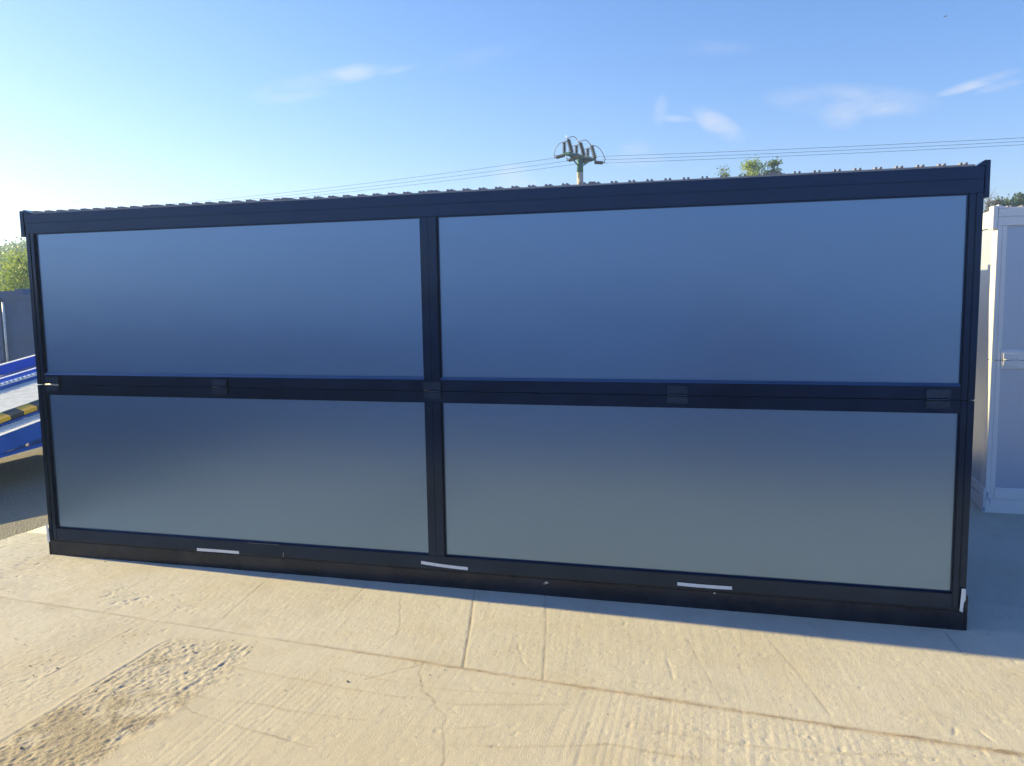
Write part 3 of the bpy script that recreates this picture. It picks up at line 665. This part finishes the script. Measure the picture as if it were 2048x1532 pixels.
gy.add([(-2.65, Y0, rz(Y0)+.632), (-2.65, Y1, rz(Y1)+.632), (-2.535, Y1, rz(Y1)+.600), (-2.535, Y0, rz(Y0)+.600),
        (-2.65, Y0, rz(Y0)+.612), (-2.65, Y1, rz(Y1)+.612), (-2.535, Y1, rz(Y1)+.560), (-2.535, Y0, rz(Y0)+.560)],
       [(0, 1, 2, 3), (7, 6, 5, 4), (0, 4, 5, 1), (1, 5, 6, 2), (2, 6, 7, 3), (3, 7, 4, 0)])
gy.build('hazard_strip', M['yellow'], ramp)
# far guard: toothed kerb, angle, upper beam on short posts
part('guard_beam', 'blue', (-4.46, -4.40, Y0, Y1, rz, .60, .725))
part('guard_edge', 'galv', (-4.46, -4.395, Y0, Y1, rz, .7255, .732), (-4.03, -3.98, 2.0, Y1, rz, .652, .660))
part('kerb', 'blue', (-3.64, -3.60, Y0, Y1, rz, .62, .695), (-4.39, -3.65, Y0, Y1, rz, .56, .59))
g = MB(); cols_ = []; y = Y0                    # one comb-edged strip
while y < Y1:
    cols_ += [(y, .700), (y+.035, .700), (y+.036, .680), (y+.064, .680)]; y += .065
vs = []
for yy, zt in cols_: vs += [(x, yy, rz(yy)+z) for x in (-3.599, -3.575) for z in (.670, zt)]
g.add(vs, [q_ for i in range(len(cols_)-1) for q_ in ((4*i, 4*i+4, 4*i+5, 4*i+1), (4*i+2, 4*i+3, 4*i+7, 4*i+6), (4*i+1, 4*i+5, 4*i+7, 4*i+3), (4*i, 4*i+2, 4*i+6, 4*i+4))])
g.build('kerb_teeth', M['galv'], ramp)
for yy in (1.0, 4.6, 8.2):
    g = MB()
    for x in (-4.44, -2.36): g.box(x, x+.08, yy, yy+.08, 0-.03, .30+.045*(yy-1.7)-.01, .004)
    g.box(-4.36, -2.36, yy+.01, yy+.07, .10, .16); g.build('leg', M['blue'], ramp)

# ------------------------------------------------------------------ low slate container at the far left
lc = empty('low_container', (-13.67, 12.5, 0), 0)
tag(lc, 'low slate blue steel container behind the blue ramp, at the far left', 'container')
g = MB(); g.box(-6, 6, .03, 2.4, -.03, 1.95); g.build('body', M['lowgrey'], lc)
g = MB(); g.box(-6.02, 6.02, -.02, .06, 1.96, 2.03, .005); g.box(-6.02, 6.02, 2.36, 2.44, 1.96, 2.03, .005); g.build('top_rim', M['lowgrey'], lc)
for x in (-2.1, -.95, -.08):
    g = MB(); g.box(x, x+.05, -.03, .0295, 0, 1.95, .005); g.build('rib', M['lowgrey'], lc)
g = MB(); g.tube([(.10, -.05, 0), (.10, -.05, 1.85)], .03, 8); g.build('lock_bar', M['galv'], lc)
g = MB(); g.box(-1.6, .15, .3, 1.2, 2.031, 2.14, .01); g.build('lid', M['lowgrey'], lc)
g = MB(); g.box(.18, .42, .25, 1.1, 2.031, 2.19, .01); g.box(.44, .50, .2, 1.15, 2.031, 2.18, .005); g.build('top_box', M['lowgrey'], lc)

# ------------------------------------------------------------------ power pole
PX, PY = CAM.x+45*math.sin(R(-10.55)), CAM.y+45*math.cos(R(-10.55))
pole = empty('power_pole', (PX, PY, 0))
tag(pole, 'round concrete power pole with green steel head and brown insulators, rising behind the roof', 'utility pole')
HP = 9.05                                     # crossarm height
g = MB(); g.tube([(0, 0, -.03), (0, 0, 8.30)], [.235, .168], 20); g.build('shaft', M['concpole'], pole)
g = MB(); g.tube([(0, 0, 8.24), (0, 0, 8.95)], [.174, .172], 20); g.box(-.06, .0, -.20, -.165, 7.9, 8.9)
g.build('head_sleeve', M['teal'], pole)
ad = Vector((math.sin(R(19)), math.cos(R(19)), 0)); wd_ = Vector((-ad.y, ad.x, 0))*1.0   # wd_ points left (towards -x)
g = MB()
def beam(g, p, q_, wdt, hgt):
    p, q_ = Vector(p), Vector(q_); d = (q_-p).normalized(); s_ = d.cross(Vector((0, 0, 1))).normalized()*wdt/2; u_ = Vector((0, 0, hgt/2))
    v_ = [p-s_-u_, p+s_-u_, p+s_+u_, p-s_+u_, q_-s_-u_, q_+s_-u_, q_+s_+u_, q_-s_+u_]
    g.add(v_, [(0, 3, 2, 1), (4, 5, 6, 7), (0, 1, 5, 4), (1, 2, 6, 5), (2, 3, 7, 6), (3, 0, 4, 7)])
for s_ in (-.16, .16):
    beam(g, ad*-1.45+wd_*s_+Vector((0, 0, HP)), ad*1.45+wd_*s_+Vector((0, 0, HP)), .06, .13)
for t_ in (-1.4, -.75, 0, .75, 1.4): beam(g, ad*t_+wd_*-.18+Vector((0, 0, HP)), ad*t_+wd_*.18+Vector((0, 0, HP)), .08, .10)
beam(g, Vector((0, 0, 8.55))+ad*-.15, ad*-1.1+Vector((0, 0, HP-.08)), .06, .06); beam(g, Vector((0, 0, 8.55))+ad*.15, ad*1.1+Vector((0, 0, HP-.08)), .06, .06)
g.build('crossarm', M['teal'], pole)
def insulator(p, q_, r0, n):
    p, q_ = Vector(p), Vector(q_); pts, rr = [], []
    for i in range(n):
        for f, k in ((.1, .4), (.3, 1.0), (.55, 1.0), (.75, .4)):
            pts.append(p.lerp(q_, (i+f)/n)); rr.append(r0*k)
    g = MB(); g.tube([p]+pts+[q_], [r0*.35]+rr+[r0*.35], 10); return g
def arc(p, c_, q_, n=14):
    p, c_, q_ = Vector(p), Vector(c_), Vector(q_)
    return [p*(1-f)**2+c_*2*f*(1-f)+q_*f*f for f in [i/n for i in range(n+1)]]
Z = Vector((0, 0, 1)); ends = {}
for k, t_ in enumerate((-1.25, 0.02, 1.25)):
    b_ = ad*t_+Z*HP
    insulator(b_+wd_*.22+Z*.06, b_+wd_*.22+Z*.60, .12, 6).build('post_insulator', M['porc'], pole)
    insulator(b_+wd_*-.24+Z*.04, b_+wd_*-.02+Z*.72, .12, 7).build('fuse_insulator', M['porc'], pole)
    g = MB(); g.tube([b_+wd_*.28+Z*.62, b_+wd_*.03+Z*.64, b_+wd_*.02+Z*.74], .028, 6); g.build('switch_arm', M['wire'], pole)
    g = MB(); g.tube([b_+wd_*.0+Z*.76, b_+wd_*.14+Z*.92], [.03, .022], 8); g.build('bird_cap', M['whitecap'], pole)
    for sgn, nm in ((1, 'L'), (-1, 'R')):
        p = b_+wd_*(.2*sgn)-Z*.05+ (Z*-.12 if sgn < 0 else Z*0); q_ = b_+wd_*(.72*sgn)-Z*.12+(Z*-.12 if sgn < 0 else Z*0)
        insulator(p, q_, .10, 5).build('strain_insulator', M['porc'], pole)
        e_ = b_+wd_*(.86*sgn)-Z*.14+(Z*-.12 if sgn < 0 else Z*0)
        g = MB(); g.tube([q_, e_], .02, 6); g.tube([e_-wd_*.05*sgn, e_-wd_*.08*sgn+Z*.16], .028, 6); g.build('clamp', M['wire'], pole)
        ends[(k, nm)] = e_
    g = MB(); g.tube(arc(b_+wd_*.28+Z*.62, b_+wd_*.75+Z*.62, ends[(k, 'L')]+Z*.1), .018, 5)
    top = b_+wd_*.02+Z*.74
    g.tube(arc(top, b_+wd_*-.55+Z*(1.15 if k < 2 else .8), ends[(k, 'R')]+Z*.15), .021, 5); g.build('jumper', M['wire'], pole)
for k in range(3):
    for nm, tgt in (('L', Vector((-75, PY+6.0+k*.5, 0))), ('R', Vector((60, PY-6.0+k*.6, 0)))):
        p = ends[(k, nm)]+Vector((PX, PY, 0)); pts = []
        H1 = p.z; L_ = (tgt.xy-p.xy).length; sag = 1.15 if nm == 'L' else .55
        for i in range(41):
            f = i/40; z = H1+4*sag*(-f*(1-f))*1.0 + (.15 if nm == 'L' else -.2)*f
            pts.append((p.x+(tgt.x-p.x)*f, p.y+(tgt.y-p.y)*f, z))
        g = MB(); g.tube(pts, .009, 5)
        o = g.build('power_line', M['wire'])
        side = 'left' if nm == 'L' else 'right'
        which = {0: 'the nearest and highest of the three', 1: 'the middle one of the three', 2: 'the farthest and lowest of the three'}[k]
        tag(o, f'thin overhead wire leaving the pole to the {side}, {which}', 'power line', 'overhead wires')

# ------------------------------------------------------------------ trees
def tree(name, label, dist, az, htop, crown_r, crown_h, leaf, n, lsz, bark='bark', group=None, seed=1, pine=False, bare=False, clumps=26):
    q_ = random.Random(seed)
    x, y = CAM.x+dist*math.sin(R(az)), CAM.y+dist*math.cos(R(az))
    root = empty(name, (x, y, -.03)); tag(root, label, 'tree', group)
    g = MB(); tr = .02*htop+.05
    bend = [Vector((q_.uniform(-.25, .25)*i/5, q_.uniform(-.25, .25)*i/5, htop*.93*i/5)) for i in range(6)]
    g.tube(bend, [tr*(1-.17*i) for i in range(6)], 8)
    tips = []
    for i in range(clumps):
        f = q_.random()**.8; zc = htop-crown_h*(1-f)*1.0
        if pine: rr = crown_r*(.35+.65*math.sin(math.pi*min(1, (1-f)*.9+.12)))
        else: rr = crown_r*math.sqrt(max(.03, 1-(2*f-1)**2*.92))
        a = q_.uniform(0, 2*math.pi); ra = rr*q_.uniform(.35, 1.0)
        tip = Vector((ra*math.cos(a), ra*math.sin(a), zc-.3*q_.random())); tips.append(tip)
        s0 = max(.15, min(.9, (zc-crown_r*.55*q_.uniform(.6, 1.4))/(htop*.93)))
        k = s0*5; j = min(4, int(k)); st = bend[j].lerp(bend[j+1], k-j)
        mid = st.lerp(tip, .5)+Vector((q_.uniform(-.15, .15), q_.uniform(-.15, .15), .12*crown_r))
        g.tube([st, mid, tip], [tr*.32, tr*.17, tr*.05], 5, False)
        if bare:
            for _ in range(9):
                e1 = mid.lerp(tip, q_.random()); d = Vector((q_.gauss(0, 1), q_.gauss(0, 1), abs(q_.gauss(.8, .7)))).normalized()*q_.uniform(.5, 1.3)
                g.tube([e1, e1+d*.5+Vector((0, 0, .05)), e1+d], [.02, .014, .006], 4, False)
                e2 = e1+d*.5; d2 = Vector((q_.gauss(0, 1), q_.gauss(0, 1), abs(q_.gauss(.8, .7)))).normalized()*q_.uniform(.3, .7)
                g.tube([e2, e2+d2], [.010, .005], 3, False)
    g.build('trunk', M[bark], root)
    if n:
        vs, fs = [], []
        for i in range(n):
            c_ = q_.choice(tips); sp = crown_r*.26
            p = c_+Vector((q_.gauss(0, sp), q_.gauss(0, sp), q_.gauss(0, sp*.62)))
            d = Vector((q_.gauss(0, 1), q_.gauss(0, 1), q_.gauss(0, .7))).normalized(); e_ = d.orthogonal().normalized()
            e_ = (Matrix.Rotation(q_.uniform(0, 6.3), 3, d) @ e_); f_ = d.cross(e_); s_ = lsz*q_.uniform(.5, 1.3)
            b_ = len(vs); vs += [p-e_*s_, p-f_*s_*.45, p+e_*s_, p+f_*s_*.45]; fs.append((b_, b_+1, b_+2, b_+3))
        me_ = bpy.data.meshes.new('crown'); me_.from_pydata([tuple(v_) for v_ in vs], [], fs); me_.materials.append(M[leaf])
        o = bpy.data.objects.new('crown', me_); col.objects.link(o); o.parent = root
    return root
GL = 'trees beyond the yard on the left'
tree('broadleaf_tree', 'bright yellow green tree, nearest behind the low slate container', 30, -45.6, 3.35, 1.0, 2.4, 'leaf_yellow', 5200, .055, group=GL, seed=3, clumps=34)
tree('broadleaf_tree', 'green tree at the left edge of the photo, with a wide soft crown', 95, -47.4, 6.3, 3.6, 5.4, 'leaf_yellow', 9000, .17, group=GL, seed=5, clumps=40)
tree('broadleaf_tree', 'darker green tree behind the yellow green one', 125, -45.3, 8.8, 4.4, 8.4, 'leaf_green', 10000, .24, group=GL, seed=8, clumps=46)
tree('broadleaf_tree', 'dark tree farthest back of the left group, seen just above the others', 160, -46.6, 9.6, 6.0, 9.4, 'leaf_green', 10000, .32, group=GL, seed=11, clumps=50)
GR = 'trees behind the roof line'
tree('young_tree', 'taller pale green tree top showing over the roof, the one with a thin bare tip', 60, .75, 10.8, 1.0, 6.2, 'leaf_yellow', 5200, .085, group=GR, seed=21, clumps=34)
tree('young_tree', 'smaller pale green tree top over the roof, right of the taller one', 60, 2.1, 10.6, .65, 5.8, 'leaf_green', 3000, .09, group=GR, seed=24, clumps=24)
tree('young_tree', 'sparse twig top just clearing the roof, left of the taller tree', 60, -1.2, 10.3, .8, 5.5, 'leaf_green', 1100, .08, group=GR, seed=27, clumps=20)
GP = 'trees above the white container'
tree('pine_tree', 'small pine with a rounded green crown, next to the bare tree', 75, 15.15, 8.5, 1.0, 2.6, 'needle', 3600, .12, 'bark', GP, 31, True, clumps=22)
tree('pine_tree', 'middle pine with a tall green crown above the white container', 76, 16.05, 9.0, .85, 2.9, 'needle', 3600, .12, 'bark', GP, 33, True, clumps=22)
tree('pine_tree', 'pine cut by the right edge of the photo', 77, 16.9, 9.4, 1.1, 3.2, 'needle', 4200, .12, 'bark', GP, 35, True, clumps=24)
tree('bare_tree', 'leafless grey tree left of the pines', 74, 14.45, 8.6, .8, 3.0, None, 0, 0, 'greybark', GP, 37, bare=True, clumps=14)
tree('bare_tree', 'low leafless brush beside the dark container corner', 70, 13.7, 7.3, 1.0, 2.0, 'leaf_green', 500, .08, 'greybark', GP, 39, bare=True, clumps=16)

# ------------------------------------------------------------------ bird
bd = direction(1891, 33)*60; bp_ = CAM+bd
g = MB(); b_ = Vector((0, 0, 0))
g.tube([(-.16, 0, 0), (-.05, 0, .02), (.08, 0, .02), (.17, 0, .03)], [.012, .04, .035, .01], 8)
for s_ in (-1, 1):
    g.add([(-.04, s_*.03, .03), (.06, s_*.03, .03), (.03, s_*.20, .07), (-.04, s_*.30, .03), (-.06, s_*.18, .06),
           (-.04, s_*.03, .022), (.06, s_*.03, .022), (.03, s_*.20, .062), (-.04, s_*.30, .026), (-.06, s_*.18, .052)],
          [(0, 1, 2, 3, 4), (9, 8, 7, 6, 5)]+[(i, i+5, (i+1) % 5+5, (i+1) % 5) for i in range(5)])
o = g.build('bird', M['wire']); o.scale = (.6, .6, .6); o.location = bp_; o.rotation_euler = (0, R(8), R(40))
tag(o, 'tiny dark bird high in the blue sky at the upper right', 'bird')

# ------------------------------------------------------------------ haze
g = MB(); g.box(-235, 235, -235, 235, -1.2, 26)
m = bpy.data.materials.new('haze'); m.use_nodes = True; t = m.node_tree; t.nodes.clear()
pv = nn(t, 'ShaderNodeVolumePrincipled'); pv.inputs['Color'].default_value = (.46, .70, 1.0, 1); pv.inputs['Density'].default_value = .0022; pv.inputs['Anisotropy'].default_value = .35
om = nn(t, 'ShaderNodeOutputMaterial'); t.links.new(pv.outputs[0], om.inputs['Volume'])
tag(g.build('haze', m), kind='stuff')
